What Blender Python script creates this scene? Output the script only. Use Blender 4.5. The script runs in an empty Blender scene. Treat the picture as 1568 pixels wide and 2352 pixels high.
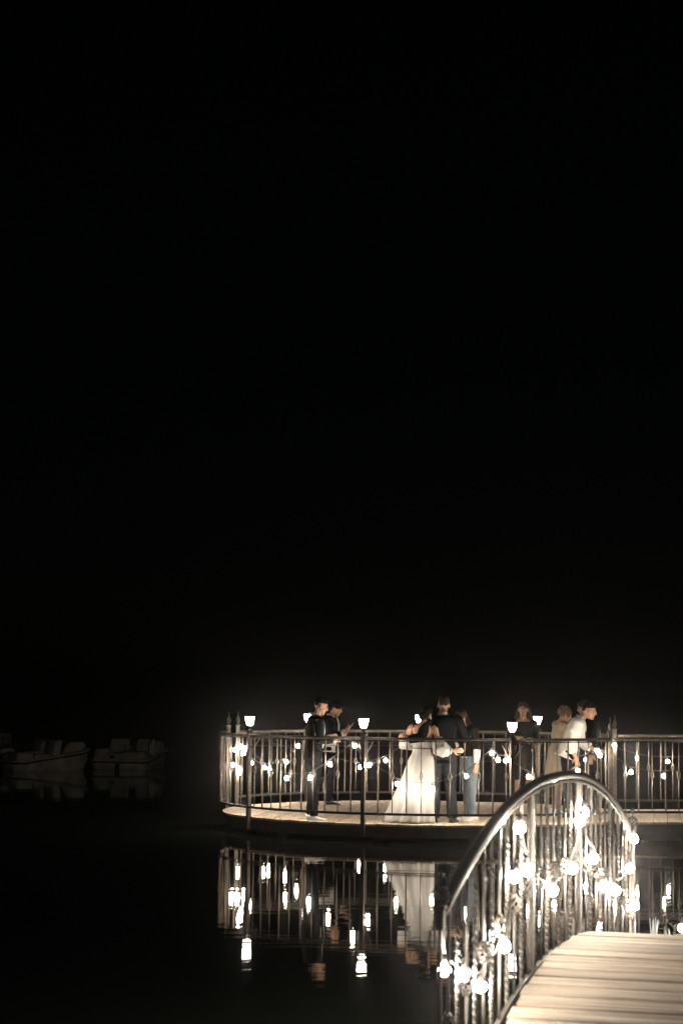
import bpy, bmesh, math, random
from mathutils import Vector, Matrix, noise

rnd = random.Random(7)
S = bpy.context.scene
COL = S.collection
R = math.radians
PI = math.pi

# ------------------------------------------------------------------ camera, sky, exposure
HC = 1.78                       # eye height over the platform deck (z = 0)
FPX = 4573.0                    # focal length in pixels of a 1568 x 2352 picture
PITCH = math.atan(420 / FPX)
ROLL = R(0.6)
_fw = Vector((0, math.cos(PITCH), math.sin(PITCH)))
_up = Vector((0, -math.sin(PITCH), math.cos(PITCH)))
_rt = Vector((1, 0, 0))
_r2 = _rt * math.cos(ROLL) + _up * math.sin(ROLL)
_u2 = _up * math.cos(ROLL) - _rt * math.sin(ROLL)
cam_d = bpy.data.cameras.new('camera')
cam = bpy.data.objects.new('camera', cam_d)
COL.objects.link(cam)
cam.matrix_world = Matrix(((_r2.x, _u2.x, -_fw.x, 0), (_r2.y, _u2.y, -_fw.y, 0), (_r2.z, _u2.z, -_fw.z, HC), (0, 0, 0, 1)))
cam_d.sensor_fit = 'VERTICAL'
cam_d.sensor_height = 36.0
cam_d.sensor_width = 24.0
cam_d.lens = FPX / 2352 * 36.0
cam_d.clip_start = 0.1
cam_d.clip_end = 2000
cam_d.dof.use_dof = True
cam_d.dof.focus_distance = 29.5
cam_d.dof.aperture_fstop = 4.0
S.camera = cam

world = bpy.data.worlds.new('World')
S.world = world
world.use_nodes = True
wn = world.node_tree
bg = wn.nodes['Background']
sky = wn.nodes.new('ShaderNodeTexSky')
sky.sky_type = 'NISHITA'
sky.sun_disc = False
sky.sun_elevation = R(14.0)
sky.sun_rotation = R(200)
wn.links.new(sky.outputs['Color'], bg.inputs['Color'])
bg.inputs['Strength'].default_value = 0.00012
S.view_settings.view_transform = 'Standard'
S.view_settings.look = 'None'
S.view_settings.exposure = 0.0
S.view_settings.gamma = 1.0
S.view_settings.use_curve_mapping = False
S.cycles.max_bounces = 6
S.cycles.volume_bounces = 0
S.cycles.caustics_reflective = False
S.cycles.caustics_refractive = False
S.cycles.sample_clamp_indirect = 4.0

BULB_L = 430.0
BULB_B = 1200.0
LAMP_L = 40.0
HAZE = 0.00052
HAZE_G = 0.984  # strong forward scattering, shaped for bloom-like halos round the bulbs

# ------------------------------------------------------------------ helpers
def ray(X, Y):
    return _fw + _r2 * ((X - 784) / FPX) - _u2 * ((Y - 1176) / FPX)
def aty(X, Y, y):
    r = ray(X, Y); return Vector((0, 0, HC)) + r * (y / r.y)
def atz(X, Y, z):
    r = ray(X, Y); return Vector((0, 0, HC)) + r * ((z - HC) / r.z)

class MB:
    """collects shapes and links them as one mesh object"""
    def __init__(s): s.v = []; s.f = []; s.m = []
    def add(s, vs, fs, mi=0):
        o = len(s.v); s.v += [Vector(p) for p in vs]
        s.f += [tuple(o + i for i in f) for f in fs]; s.m += [mi] * len(fs)
    def box(s, c, sx, sy, sz, M=None, mi=0):
        vs = []
        for x in (-1, 1):
            for y in (-1, 1):
                for z in (-1, 1):
                    p = Vector((x * sx / 2, y * sy / 2, z * sz / 2))
                    if M: p = M @ p
                    vs.append(Vector(c) + p)
        s.add(vs, [(0, 1, 3, 2), (4, 6, 7, 5), (0, 4, 5, 1), (2, 3, 7, 6), (0, 2, 6, 4), (1, 5, 7, 3)], mi)
    def sweep(s, pts, sec, twist=None, up=Vector((0, 0, 1)), cap=True, mi=0, scale=None):
        n = len(pts); k = len(sec); pts = [Vector(p) for p in pts]; vs = []; fs = []
        for i, p in enumerate(pts):
            t = (pts[min(i + 1, n - 1)] - pts[max(i - 1, 0)]).normalized()
            u = up - t * up.dot(t)
            if u.length < 1e-3: u = Vector((1, 0, 0)) - t * t.x
            u.normalize(); w = t.cross(u)
            a = twist[i] if twist else 0.0
            sc = scale[i] if scale else 1.0
            ca, sa = math.cos(a), math.sin(a)
            for (x, y) in sec:
                vs.append(p + (w * (x * ca - y * sa) + u * (x * sa + y * ca)) * sc)
        for i in range(n - 1):
            for j in range(k):
                j2 = (j + 1) % k
                fs.append((i * k + j, i * k + j2, (i + 1) * k + j2, (i + 1) * k + j))
        if cap:
            fs.append(tuple(range(k - 1, -1, -1))); fs.append(tuple((n - 1) * k + j for j in range(k)))
        s.add(vs, fs, mi)
    def tube(s, pts, r, k=8, **kw):
        if isinstance(r, (list, tuple)):
            kw['scale'] = list(r); r = 1.0
        s.sweep(pts, [(r * math.cos(2 * PI * j / k), r * math.sin(2 * PI * j / k)) for j in range(k)], **kw)
    def lathe(s, prof, k=16, c=(0, 0, 0), f=None, mi=0):
        vs = []; fs = []; n = len(prof); c = Vector(c)
        for i, (r, z) in enumerate(prof):
            for j in range(k):
                a = 2 * PI * j / k; q = r * (f(a, i) if f else 1)
                vs.append(c + Vector((q * math.cos(a), q * math.sin(a), z)))
        for i in range(n - 1):
            for j in range(k):
                j2 = (j + 1) % k; fs.append((i * k + j, i * k + j2, (i + 1) * k + j2, (i + 1) * k + j))
        fs.append(tuple(range(k - 1, -1, -1))); fs.append(tuple((n - 1) * k + j for j in range(k)))
        s.add(vs, fs, mi)
    def ell(s, c, rx, ry, rz, k=14, n=9, M=None, mi=0):
        vs = [Vector((0, 0, -rz))]; c = Vector(c); fs = []
        for i in range(1, n):
            b = -PI / 2 + PI * i / n
            for j in range(k):
                a = 2 * PI * j / k
                vs.append(Vector((rx * math.cos(b) * math.cos(a), ry * math.cos(b) * math.sin(a), rz * math.sin(b))))
        vs.append(Vector((0, 0, rz)))
        for j in range(k): fs.append((0, 1 + (j + 1) % k, 1 + j))
        for i in range(n - 2):
            for j in range(k):
                j2 = (j + 1) % k
                fs.append((1 + i * k + j, 1 + i * k + j2, 1 + (i + 1) * k + j2, 1 + (i + 1) * k + j))
        L = len(vs) - 1
        for j in range(k): fs.append((L, 1 + (n - 2) * k + j, 1 + (n - 2) * k + (j + 1) % k))
        s.add([c + (M @ p if M else p) for p in vs], fs, mi)
    def rings(s, R_, cap=True, mi=0):
        """loft through rings of equal vertex count"""
        k = len(R_[0]); vs = [p for r in R_ for p in r]; fs = []
        for i in range(len(R_) - 1):
            for j in range(k):
                j2 = (j + 1) % k; fs.append((i * k + j, i * k + j2, (i + 1) * k + j2, (i + 1) * k + j))
        if cap:
            fs.append(tuple(range(k - 1, -1, -1))); fs.append(tuple((len(R_) - 1) * k + j for j in range(k)))
        s.add(vs, fs, mi)
    def mesh(s, name, mats, smooth=True):
        me = bpy.data.meshes.new(name)
        me.from_pydata([tuple(p) for p in s.v], [], s.f)
        mats = mats if isinstance(mats, (list, tuple)) else [mats]
        for m in mats: me.materials.append(m)
        me.polygons.foreach_set('material_index', s.m)
        me.polygons.foreach_set('use_smooth', [smooth] * len(s.f))
        bm = bmesh.new(); bm.from_mesh(me)
        bmesh.ops.recalc_face_normals(bm, faces=bm.faces); bm.to_mesh(me); bm.free()
        return me
    def build(s, name, mats, parent=None, loc=(0, 0, 0), smooth=True):
        return put(name, s.mesh(name, mats, smooth), parent, loc)

def put(name, me, parent=None, loc=(0, 0, 0), rot=None):
    o = bpy.data.objects.new(name, me); COL.objects.link(o)
    o.location = loc
    if rot: o.rotation_euler = rot
    if parent: o.parent = parent
    return o
def tag(o, label=None, cat=None, group=None, kind=None):
    for k, v in (('label', label), ('category', cat), ('group', group), ('kind', kind)):
        if v: o[k] = v
    return o
def thing(name, label, cat, loc=(0, 0, 0), rz=0.0, group=None):
    o = bpy.data.objects.new(name, None); COL.objects.link(o)
    o.empty_display_size = 0.2; o.location = loc; o.rotation_euler = (0, 0, rz)
    return tag(o, label, cat, group)

# ------------------------------------------------------------------ materials
def mat(name, col, rough=0.6, metal=0.0, var=None, scale=8.0, bump=0.0, bscale=40.0, stretch=(1, 1, 1), spec=0.5, perobj=0.0, sheen=0.0):
    m = bpy.data.materials.new(name); m.use_nodes = True
    nt = m.node_tree; b = nt.nodes['Principled BSDF']
    b.inputs['Base Color'].default_value = (*col, 1)
    b.inputs['Roughness'].default_value = rough
    b.inputs['Metallic'].default_value = metal
    b.inputs['Specular IOR Level'].default_value = spec
    if sheen: b.inputs['Sheen Weight'].default_value = sheen
    tc = nt.nodes.new('ShaderNodeTexCoord'); mp = nt.nodes.new('ShaderNodeMapping')
    mp.inputs['Scale'].default_value = stretch
    nt.links.new(tc.outputs['Object'], mp.inputs['Vector'])
    if perobj:
        oi = nt.nodes.new('ShaderNodeObjectInfo'); mul = nt.nodes.new('ShaderNodeVectorMath'); mul.operation = 'SCALE'
        cmb = nt.nodes.new('ShaderNodeCombineXYZ')
        for k in range(3): nt.links.new(oi.outputs['Random'], cmb.inputs[k])
        mul.inputs['Scale'].default_value = 37.0
        nt.links.new(cmb.outputs[0], mul.inputs[0]); nt.links.new(mul.outputs[0], mp.inputs['Location'])
    last = None
    if var:
        nz = nt.nodes.new('ShaderNodeTexNoise'); nz.inputs['Scale'].default_value = scale; nz.inputs['Detail'].default_value = 6
        nt.links.new(mp.outputs[0], nz.inputs['Vector'])
        rp = nt.nodes.new('ShaderNodeValToRGB')
        rp.color_ramp.elements[0].position = 0.32; rp.color_ramp.elements[1].position = 0.68
        rp.color_ramp.elements[0].color = (*var, 1); rp.color_ramp.elements[1].color = (*col, 1)
        nt.links.new(nz.outputs['Fac'], rp.inputs['Fac'])
        last = rp.outputs['Color']
        if perobj:
            hs = nt.nodes.new('ShaderNodeHueSaturation')
            mr = nt.nodes.new('ShaderNodeMapRange')
            mr.inputs['To Min'].default_value = 1 - perobj; mr.inputs['To Max'].default_value = 1 + perobj
            nt.links.new(oi.outputs['Random'], mr.inputs['Value']); nt.links.new(mr.outputs[0], hs.inputs['Value'])
            nt.links.new(last, hs.inputs['Color']); last = hs.outputs['Color']
        nt.links.new(last, b.inputs['Base Color'])
    if bump:
        n2 = nt.nodes.new('ShaderNodeTexNoise'); n2.inputs['Scale'].default_value = bscale; n2.inputs['Detail'].default_value = 5
        nt.links.new(mp.outputs[0], n2.inputs['Vector'])
        bp = nt.nodes.new('ShaderNodeBump'); bp.inputs['Strength'].default_value = bump; bp.inputs['Distance'].default_value = 0.01
        nt.links.new(n2.outputs['Fac'], bp.inputs['Height']); nt.links.new(bp.outputs[0], b.inputs['Normal'])
    return m
def emis(name, col, strength):
    m = bpy.data.materials.new(name); m.use_nodes = True
    b = m.node_tree.nodes['Principled BSDF']
    b.inputs['Base Color'].default_value = (0.8, 0.8, 0.8, 1)
    b.inputs['Emission Color'].default_value = (*col, 1)
    b.inputs['Emission Strength'].default_value = strength
    return m

M_IRON = mat('wrought_iron', (0.17, 0.14, 0.105), 0.38, 0.4, (0.07, 0.058, 0.045), 30, 0.15, 120)
M_HAND = mat('black_handrail_paint', (0.010, 0.0095, 0.009), 0.75, 0, (0.006, 0.006, 0.006), 20, 0.1, 60, spec=0.12)
M_IRONB = mat('bridge_iron', (0.045, 0.039, 0.032), 0.5, 0.25, (0.022, 0.019, 0.016), 30, 0.15, 120)
M_DARK = mat('black_iron', (0.028, 0.026, 0.024), 0.45, 0.2, (0.015, 0.014, 0.013), 25, 0.1, 90)
M_DECK = mat('deck_wood', (0.56, 0.45, 0.34), 0.75, 0, (0.34, 0.26, 0.19), 3.0, 0.4, 30, (9, 0.7, 3), 0.3, perobj=0.16)
M_BRID = mat('bridge_wood', (0.140, 0.118, 0.095), 0.85, 0, (0.024, 0.016, 0.010), 3.0, 0.6, 22, (0.45, 14, 3), 0.3, perobj=0.34)
M_BEAM = mat('old_beam', (0.09, 0.07, 0.055), 0.85, 0, (0.05, 0.04, 0.03), 6, 0.4, 30)
M_BULB = emis('lit_bulb', (1.0, 0.865, 0.69), BULB_L)
M_BULBB = emis('bright_lit_bulb', (1.0, 0.865, 0.69), BULB_B)
M_LAMP = emis('lit_lamp_glass', (1.0, 0.875, 0.71), LAMP_L)
M_SOCK = mat('socket_rubber', (0.02, 0.02, 0.02), 0.6)
M_CABLE = mat('cable_rubber', (0.03, 0.028, 0.026), 0.55)
M_SKIN = mat('skin', (0.50, 0.29, 0.19), 0.5, 0, (0.44, 0.25, 0.16), 14)
M_SUIT = mat('black_suit_cloth', (0.0055, 0.006, 0.0075), 0.95, 0, (0.004, 0.0045, 0.0055), 20, 0.3, 18, spec=0.06)
M_TROU = mat('charcoal_trouser_cloth', (0.020, 0.022, 0.026), 0.95, 0, (0.013, 0.0145, 0.0175), 18, 0.35, 14, spec=0.08)
M_WHITE = mat('white_cloth', (0.78, 0.76, 0.73), 0.8, 0, (0.7, 0.68, 0.65), 9, 0.5, 12, spec=0.2)
M_GOWN = mat('gown_cloth', (0.44, 0.425, 0.41), 0.85, 0, (0.35, 0.34, 0.325), 5, 0.7, 12, (1.6, 1.6, 0.12), spec=0.2)
M_JEAN = mat('light_denim', (0.17, 0.215, 0.255), 0.9, 0, (0.12, 0.155, 0.19), 12, 0.3, 40)
M_BEIGE = mat('beige_cloth', (0.46, 0.38, 0.29), 0.85, 0, (0.38, 0.31, 0.24), 10, 0.35, 14, (1, 1, 0.3))
M_BLKDR = mat('black_dress_cloth', (0.012, 0.0118, 0.011), 0.9, 0, (0.008, 0.008, 0.0075), 10, 0.35, 14, spec=0.1)
M_HAIRD = mat('dark_hair', (0.009, 0.0065, 0.005), 0.7, 0, (0.004, 0.003, 0.0025), 30, 0.8, 45, (4, 4, 0.6), spec=0.15)
M_HAIRB = mat('brown_hair', (0.04, 0.024, 0.014), 0.65, 0, (0.018, 0.011, 0.007), 30, 0.8, 45, (4, 4, 0.6), spec=0.2)
M_HAIRL = mat('light_brown_hair', (0.10, 0.066, 0.04), 0.6, 0, (0.04, 0.026, 0.016), 30, 0.8, 45, (4, 4, 0.6), spec=0.2)
M_HAIRF = mat('fair_curly_hair', (0.20, 0.12, 0.065), 0.6, 0, (0.07, 0.04, 0.022), 40, 1.0, 55)
M_SHOEB = mat('black_leather', (0.012, 0.011, 0.011), 0.35)
M_SHOEW = mat('white_sneaker_leather', (0.8, 0.79, 0.77), 0.6, 0, (0.7, 0.69, 0.67), 30)
M_EYE = mat('dark_eye', (0.012, 0.009, 0.008), 0.25)
M_LIP = mat('lips', (0.36, 0.13, 0.11), 0.5)
M_PAPER = mat('white_card', (0.8, 0.79, 0.76), 0.6)
M_BOAT = mat('boat_gelcoat', (0.5, 0.49, 0.45), 0.5, 0, (0.28, 0.27, 0.24), 3.5, 0.1, 20)
M_BOATD = mat('boat_rubber_band', (0.02, 0.022, 0.03), 0.6)
M_SOIL = mat('soil', (0.11, 0.085, 0.06), 0.95, 0, (0.055, 0.045, 0.03), 4, 0.8, 25)
M_STONE = mat('pale_stone', (0.42, 0.39, 0.34), 0.85, 0, (0.28, 0.26, 0.22), 12, 0.5, 40, perobj=0.2)
M_LEAF = mat('low_leaf', (0.17, 0.175, 0.12), 0.6, 0, (0.07, 0.08, 0.045), 9, perobj=0.2)
M_SILV = mat('silver_leaf', (0.30, 0.34, 0.34), 0.55, 0, (0.2, 0.23, 0.23), 9)
M_STEM = mat('woody_stem', (0.08, 0.06, 0.04), 0.9)

def water_material():
    m = bpy.data.materials.new('lake_water'); m.use_nodes = True
    nt = m.node_tree; b = nt.nodes['Principled BSDF']
    b.inputs['Base Color'].default_value = (0.010, 0.012, 0.010, 1)
    b.inputs['Roughness'].default_value = 0.022
    b.inputs['IOR'].default_value = 1.33
    tc = nt.nodes.new('ShaderNodeTexCoord')
    mp = nt.nodes.new('ShaderNodeMapping'); mp.inputs['Scale'].default_value = (0.28, 1.0, 1)
    n1 = nt.nodes.new('ShaderNodeTexNoise'); n1.inputs['Scale'].default_value = 3.2; n1.inputs['Detail'].default_value = 4
    n2 = nt.nodes.new('ShaderNodeTexNoise'); n2.inputs['Scale'].default_value = 0.35; n2.inputs['Detail'].default_value = 2
    mx = nt.nodes.new('ShaderNodeMath'); mx.operation = 'MULTIPLY_ADD'; mx.inputs[1].default_value = 0.35
    bp = nt.nodes.new('ShaderNodeBump'); bp.inputs['Strength'].default_value = 0.085; bp.inputs['Distance'].default_value = 0.05
    nt.links.new(tc.outputs['Object'], mp.inputs['Vector'])
    nt.links.new(mp.outputs[0], n1.inputs['Vector']); nt.links.new(mp.outputs[0], n2.inputs['Vector'])
    nt.links.new(n1.outputs['Fac'], mx.inputs[0]); nt.links.new(n2.outputs['Fac'], mx.inputs[2])
    nt.links.new(mx.outputs[0], bp.inputs['Height']); nt.links.new(bp.outputs[0], b.inputs['Normal'])
    return m
M_WATER = water_material()

# ------------------------------------------------------------------ water, banks, haze
WZ = -0.26
w = MB()
w.add([(-400, -60, WZ), (400, -60, WZ), (400, 700, WZ), (-400, 700, WZ)], [(0, 1, 2, 3)])
tag(w.build('water', M_WATER, smooth=False), kind='structure')
g = MB()
g.add([(-402, -62, -2.2), (402, -62, -2.2), (402, 702, -2.2), (-402, 702, -2.2)], [(0, 1, 2, 3)])
tag(g.build('lake_bed', M_SOIL, smooth=False), kind='structure')

def bank(name, outline, top):
    n = len(outline); b = MB(); c = Vector((sum(p[0] for p in outline) / n, sum(p[1] for p in outline) / n, 0))
    def ring(f, z, j): return [Vector((c.x + (p[0] - c.x) * f, c.y + (p[1] - c.y) * f, z + (rnd.uniform(-j, j)))) for p in outline]
    b.rings([ring(1.25, -1.2, 0), ring(1.03, WZ - 0.05, 0.03), ring(0.97, top - 0.06, 0.02), ring(0.85, top, 0.02), ring(0.4, top + 0.01, 0.02)])
    return tag(b.build(name, M_SOIL), kind='structure')
BZ = -0.116
def blob(cx, cy, rx, ry, n=40, j=0.06):
    return [(cx + rx * math.cos(2 * PI * i / n) * (1 + rnd.uniform(-j, j)), cy + ry * math.sin(2 * PI * i / n) * (1 + rnd.uniform(-j, j))) for i in range(n)]
bank('near_bank', blob(0.8, 1.0, 14, 8.0, 60, 0.02), BZ - 0.02)
bank('islet_ground', blob(4.75, 15.2, 2.65, 2.0, 48, 0.05), BZ - 0.02)

hz = MB()
hz.box((0, 40, -0.35), 170, 130, 5.7)
haze = hz.build('haze', [], smooth=False)  # even haze volume added to stand in for lens bloom
hm = bpy.data.materials.new('bloom_haze'); hm.use_nodes = True
ht = hm.node_tree
for n_ in list(ht.nodes):
    if n_.type == 'BSDF_PRINCIPLED': ht.nodes.remove(n_)
pv = ht.nodes.new('ShaderNodeVolumePrincipled')
pv.inputs['Color'].default_value = (0.92, 0.93, 0.95, 1)
pv.inputs['Density'].default_value = HAZE
pv.inputs['Anisotropy'].default_value = HAZE_G
ht.links.new(pv.outputs[0], ht.nodes['Material Output'].inputs['Volume'])
haze.data.materials.clear(); haze.data.materials.append(hm)
tag(haze, kind='stuff', label='thin haze added over the lake to give the bulbs their bloom', cat='haze')

# ------------------------------------------------------------------ round platform and walkway
CX, CY, RP, RF = 1.42, 31.0, 3.2, 3.235
def pol(a, r=RF, z=0.0): return Vector((CX + r * math.cos(R(a)), CY + r * math.sin(R(a)), z))
A_GATE = 320.4; A_FAR = 21.8
PG = pol(A_GATE); PFG = pol(A_FAR)
WD = Vector((math.cos(R(8)), math.sin(R(8)), 0)); WN = Vector((-WD.y, WD.x, 0))

def clip(poly, p, n):
    """keep the part of a convex polygon with (q - p).n >= 0"""
    out = []
    for i in range(len(poly)):
        a, b = poly[i], poly[(i + 1) % len(poly)]
        da, db = (a - p).dot(n), (b - p).dot(n)
        if da >= 0: out.append(a)
        if da * db < 0: out.append(a + (b - a) * (da / (da - db)))
    return out
def prism(poly, z0, z1, name, m, parent, loc):
    b = MB(); n = len(poly); e = 0.004
    c = sum(poly, Vector()) / n
    top = [p + (c - p).normalized() * e for p in poly]
    b.rings([[Vector((p.x - loc[0], p.y - loc[1], z0 - loc[2])) for p in poly],
             [Vector((p.x - loc[0], p.y - loc[1], z1 - e - loc[2])) for p in poly],
             [Vector((p.x - loc[0], p.y - loc[1], z1 - loc[2])) for p in top]])
    return b.build(name, m, parent, smooth=False)

plat = thing('round_platform', 'round wooden platform over the lake where the guests stand', 'platform', (CX, CY, 0))
walk = thing('plank_walkway', 'plank walkway joining the round platform from the right', 'walkway', (7.0, 30.6, 0))
PD = Vector((math.sin(R(9.1)), math.cos(R(9.1)), 0)); PN = Vector((PD.y, -PD.x, 0))
circ = [Vector((CX + RP * math.cos(2 * PI * i / 96), CY + RP * math.sin(2 * PI * i / 96), 0)) for i in range(96)]
wpoly = [PG - WN * 0.0 - WD * 0.0, PG + WD * 9, PG + WD * 9 + WN * 2.95, PFG + WN * 0.1]
def strips(poly, parent, lo, hi, rootloc, m):
    PWd = 0.2; k0 = -40
    for k in range(-30, 80):
        o = Vector((CX, CY, 0)) + PN * (k * PWd)
        q = clip(clip(poly, o + PN * 0.0035, PN), o + PN * (PWd - 0.0035), -PN)
        if len(q) < 3: continue
        dz = rnd.uniform(-0.003, 0.003); dd = rnd.uniform(-0.015, 0.02)
        mid = Vector((CX, CY, 0))
        q = [p + PD * (dd if (p - mid).dot(PD) > 0 else -dd) for p in q]
        prism(q, lo + dz, hi + dz, 'plank', m, parent, rootloc)
strips(circ, plat, -0.032, 0.0, (CX, CY, 0), M_DECK)
wq = wpoly
for i in range(0): pass
# the walkway polygon without the circle: cut at the chord between the two gate posts
ch = (PFG - PG).normalized(); cn = Vector((ch.y, -ch.x, 0))
wq = clip(wpoly, PG + cn * 0.02, cn)
strips(wq, walk, -0.036, -0.004, (7.0, 30.6, 0), M_DECK)
# beams and piles under the planks
b = MB(); ring = []
for i in range(97):
    a = 2 * PI * i / 96; ring.append((i, a))
prof = [(RP - 0.07, -0.034), (RP - 0.045, -0.034), (RP - 0.045, -0.19), (RP - 0.07, -0.19)]
b.rings([[Vector((r * math.cos(a), r * math.sin(a), z)) for r, z in prof] for _, a in ring], cap=False)
b.build('ring_beam', M_BEAM, plat, smooth=False)
for k in range(-5, 6):
    h = math.sqrt(max(0, (RP - 0.1) ** 2 - (k * 0.55) ** 2))
    b = MB(); M_ = Matrix.Rotation(R(-9.1), 3, 'Z')
    c = WD * 0; b.box(PD * (k * 0.55) + Vector((0, 0, -0.09)), 2 * h, 0.06, 0.11, M_); b.build('joist', M_BEAM, plat, smooth=False)
for a in range(0, 360, 36):
    b = MB(); b.tube([(2.75 * math.cos(R(a)), 2.75 * math.sin(R(a)), -2.1), (2.75 * math.cos(R(a)), 2.75 * math.sin(R(a)), -0.15)], 0.08, 12)
    b.build('pile', M_BEAM, plat)
for off in (0.08, 2.8):
    b = MB(); p0 = PG + WN * off + WD * 0.1 - Vector((7.0, 30.6, 0)); p1 = p0 + WD * 8.7
    b.sweep([p0 + Vector((0, 0, -0.11)), p1 + Vector((0, 0, -0.11))], [(-.03, -.07), (.03, -.07), (.03, .07), (-.03, .07)])
    b.build('side_beam', M_BEAM, walk, smooth=False)
    for t in (1.2, 3.6, 6.0, 8.4):
        b = MB(); p = p0 + WD * t; b.tube([p + Vector((0, 0, -2.1)), p + Vector((0, 0, -0.18))], 0.07, 10); b.build('pile', M_BEAM, walk)

# ------------------------------------------------------------------ railings
def twisted_bar(n_turn, h, side, seg):
    b = MB(); s_ = side / 2
    sec = [(-s_, -s_), (s_, -s_), (s_, s_), (-s_, s_)]
    pts = [(0, 0, h * i / seg) for i in range(seg + 1)]
    tw = []
    for i in range(seg + 1):
        u = min(max((i / seg - 0.14) / 0.72, 0), 1); tw.append(u * n_turn * 2 * PI)
    b.sweep(pts, sec, tw, up=Vector((1, 0, 0)))
    return b.mesh('twisted_baluster', M_IRON, smooth=False)
def cage(b, c, r, h, wire=0.004, n=5):
    for k in range(n):
        pts = []
        for i in range(9):
            u = i / 8; a = 2 * PI * k / n + u * 3.4; rr = r * math.sin(PI * (0.08 + 0.84 * u)) ** 0.8
            pts.append(Vector(c) + Vector((rr * math.cos(a), rr * math.sin(a), (u - 0.5) * h)))
        b.tube(pts, wire, 5, up=Vector((0.3, 0.2, 1)))
def basket_bar(h, r, zc):
    b = MB()
    b.tube([(0, 0, 0), (0, 0, zc - 0.045)], r, 8, up=Vector((1, 0, 0)))
    b.tube([(0, 0, zc + 0.045), (0, 0, h)], r, 8, up=Vector((1, 0, 0)))
    cage(b, (0, 0, zc), 0.027, 0.10)
    b.ell((0, 0, zc - 0.05), 0.013, 0.013, 0.012, 8, 5); b.ell((0, 0, zc + 0.05), 0.013, 0.013, 0.012, 8, 5)
    return b.mesh('basket_baluster', M_IRON)
Z_BOT, Z_TOP = 0.14, 1.18
ME_TW = twisted_bar(7, Z_TOP - Z_BOT, 0.018, 84)
ME_BK = basket_bar(Z_TOP - Z_BOT, 0.0072, 0.53)

def rail_along(pts, z, side, twist_pitch, parent, name, m, rl):
    L = 0.0; P = []; T = []
    acc = [0.0]
    for i in range(1, len(pts)): acc.append(acc[-1] + (pts[i] - pts[i - 1]).length)
    n = max(2, int(acc[-1] / 0.014)) if twist_pitch else max(2, int(acc[-1] / 0.06))
    j = 0
    for i in range(n + 1):
        s_ = acc[-1] * i / n
        while j < len(pts) - 2 and acc[j + 1] < s_: j += 1
        u = (s_ - acc[j]) / max(acc[j + 1] - acc[j], 1e-6)
        P.append(pts[j].lerp(pts[j + 1], min(u, 1)) + Vector((0, 0, z)) - rl)
        T.append(2 * PI * s_ / twist_pitch if twist_pitch else 0)
    h = side / 2
    b = MB(); b.sweep(P, [(-h, -h), (h, -h), (h, h), (-h, h)], T)
    b.build(name, m, parent, smooth=False)

def finial(b, c):
    c = Vector(c)
    cage(b, c + Vector((0, 0, 0.075)), 0.03, 0.10, 0.0055, 6)
    b.ell(c + Vector((0, 0, 0.018)), 0.022, 0.022, 0.012, 10, 6)
    b.tube([c + Vector((0, 0, 0.12)), c + Vector((0, 0, 0.16)), c + Vector((0, 0, 0.2))], [0.012, 0.007, 0.004], 8, up=Vector((1, 0, 0)))
    b.ell(c + Vector((0, 0, 0.2)), 0.011, 0.011, 0.013, 8, 6)

def railing(label, pts, bal, posts, group='wrought iron railings'):
    """pts: plan polyline; bal: list of (point, kind); posts: gate posts with finials"""
    rl = pts[len(pts) // 2].copy(); rl.z = 0
    t = thing('iron_railing', label, 'railing', rl, 0, group)
    rail_along(pts, Z_TOP, 0.031, 0.10, t, 'top_rail', M_IRON, rl)
    rail_along(pts, Z_TOP - 0.034, 0.015, 0, t, 'rail_strip', M_DARK, rl)
    rail_along(pts, Z_BOT, 0.034, 0, t, 'bottom_rail', M_DARK, rl)
    for p, kind in bal:
        o = put('baluster', ME_TW if kind else ME_BK, t, p - rl + Vector((0, 0, Z_BOT)), (0, 0, rnd.uniform(0, 6.28)))
    for p in posts:
        b = MB(); q = p - rl
        b.box((q.x, q.y, 0.5325), 0.056, 0.056, 1.465); b.box((q.x, q.y, 1.275), 0.075, 0.075, 0.02)
        po = b.build('gate_post', M_IRON, t, smooth=False)
        b = MB(); finial(b, (q.x, q.y, 1.285)); b.build('finial', M_IRON, po)
    return t
STEP = 3.55
LAMPS_N = [212.6, 250.5, 287.8]; LAMPS_F = [53.9, 91.0, 127.0]
def arc_bal(a0, a1, phase, lamps):
    out = []
    for k in range(-80, 80):
        a = phase + STEP * k
        if a0 + 1.2 < a < a1 - 1.2 and all(abs(a - l) > 0.9 for l in lamps): out.append((pol(a), k % 2))
    return out
def arc_pts(a0, a1): return [pol(a0 + (a1 - a0) * i / 90) for i in range(91)]
railing('curved iron railing round the front of the platform, with three lamps on it', arc_pts(168, A_GATE), arc_bal(168, A_GATE, 265, LAMPS_N), [pol(168), PG])
railing('curved iron railing round the back of the platform, behind the guests', arc_pts(160, A_FAR), arc_bal(A_FAR, 160, 89.2, LAMPS_F), [pol(160), PFG])
def line_bal(p0, d, n, off, ph): return [(p0 + d * (off + 0.2 * k), (k + ph) % 2) for k in range(n)]
railing('straight iron railing along the near side of the walkway', [PG + WD * 0.05, PG + WD * 8.9], line_bal(PG, WD, 43, 0.22, 0), [])
railing('straight iron railing along the far side of the walkway', [PFG + WD * 0.05, PFG + WD * 8.0], line_bal(PFG, WD, 38, 0.16, 0), [])

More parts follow.
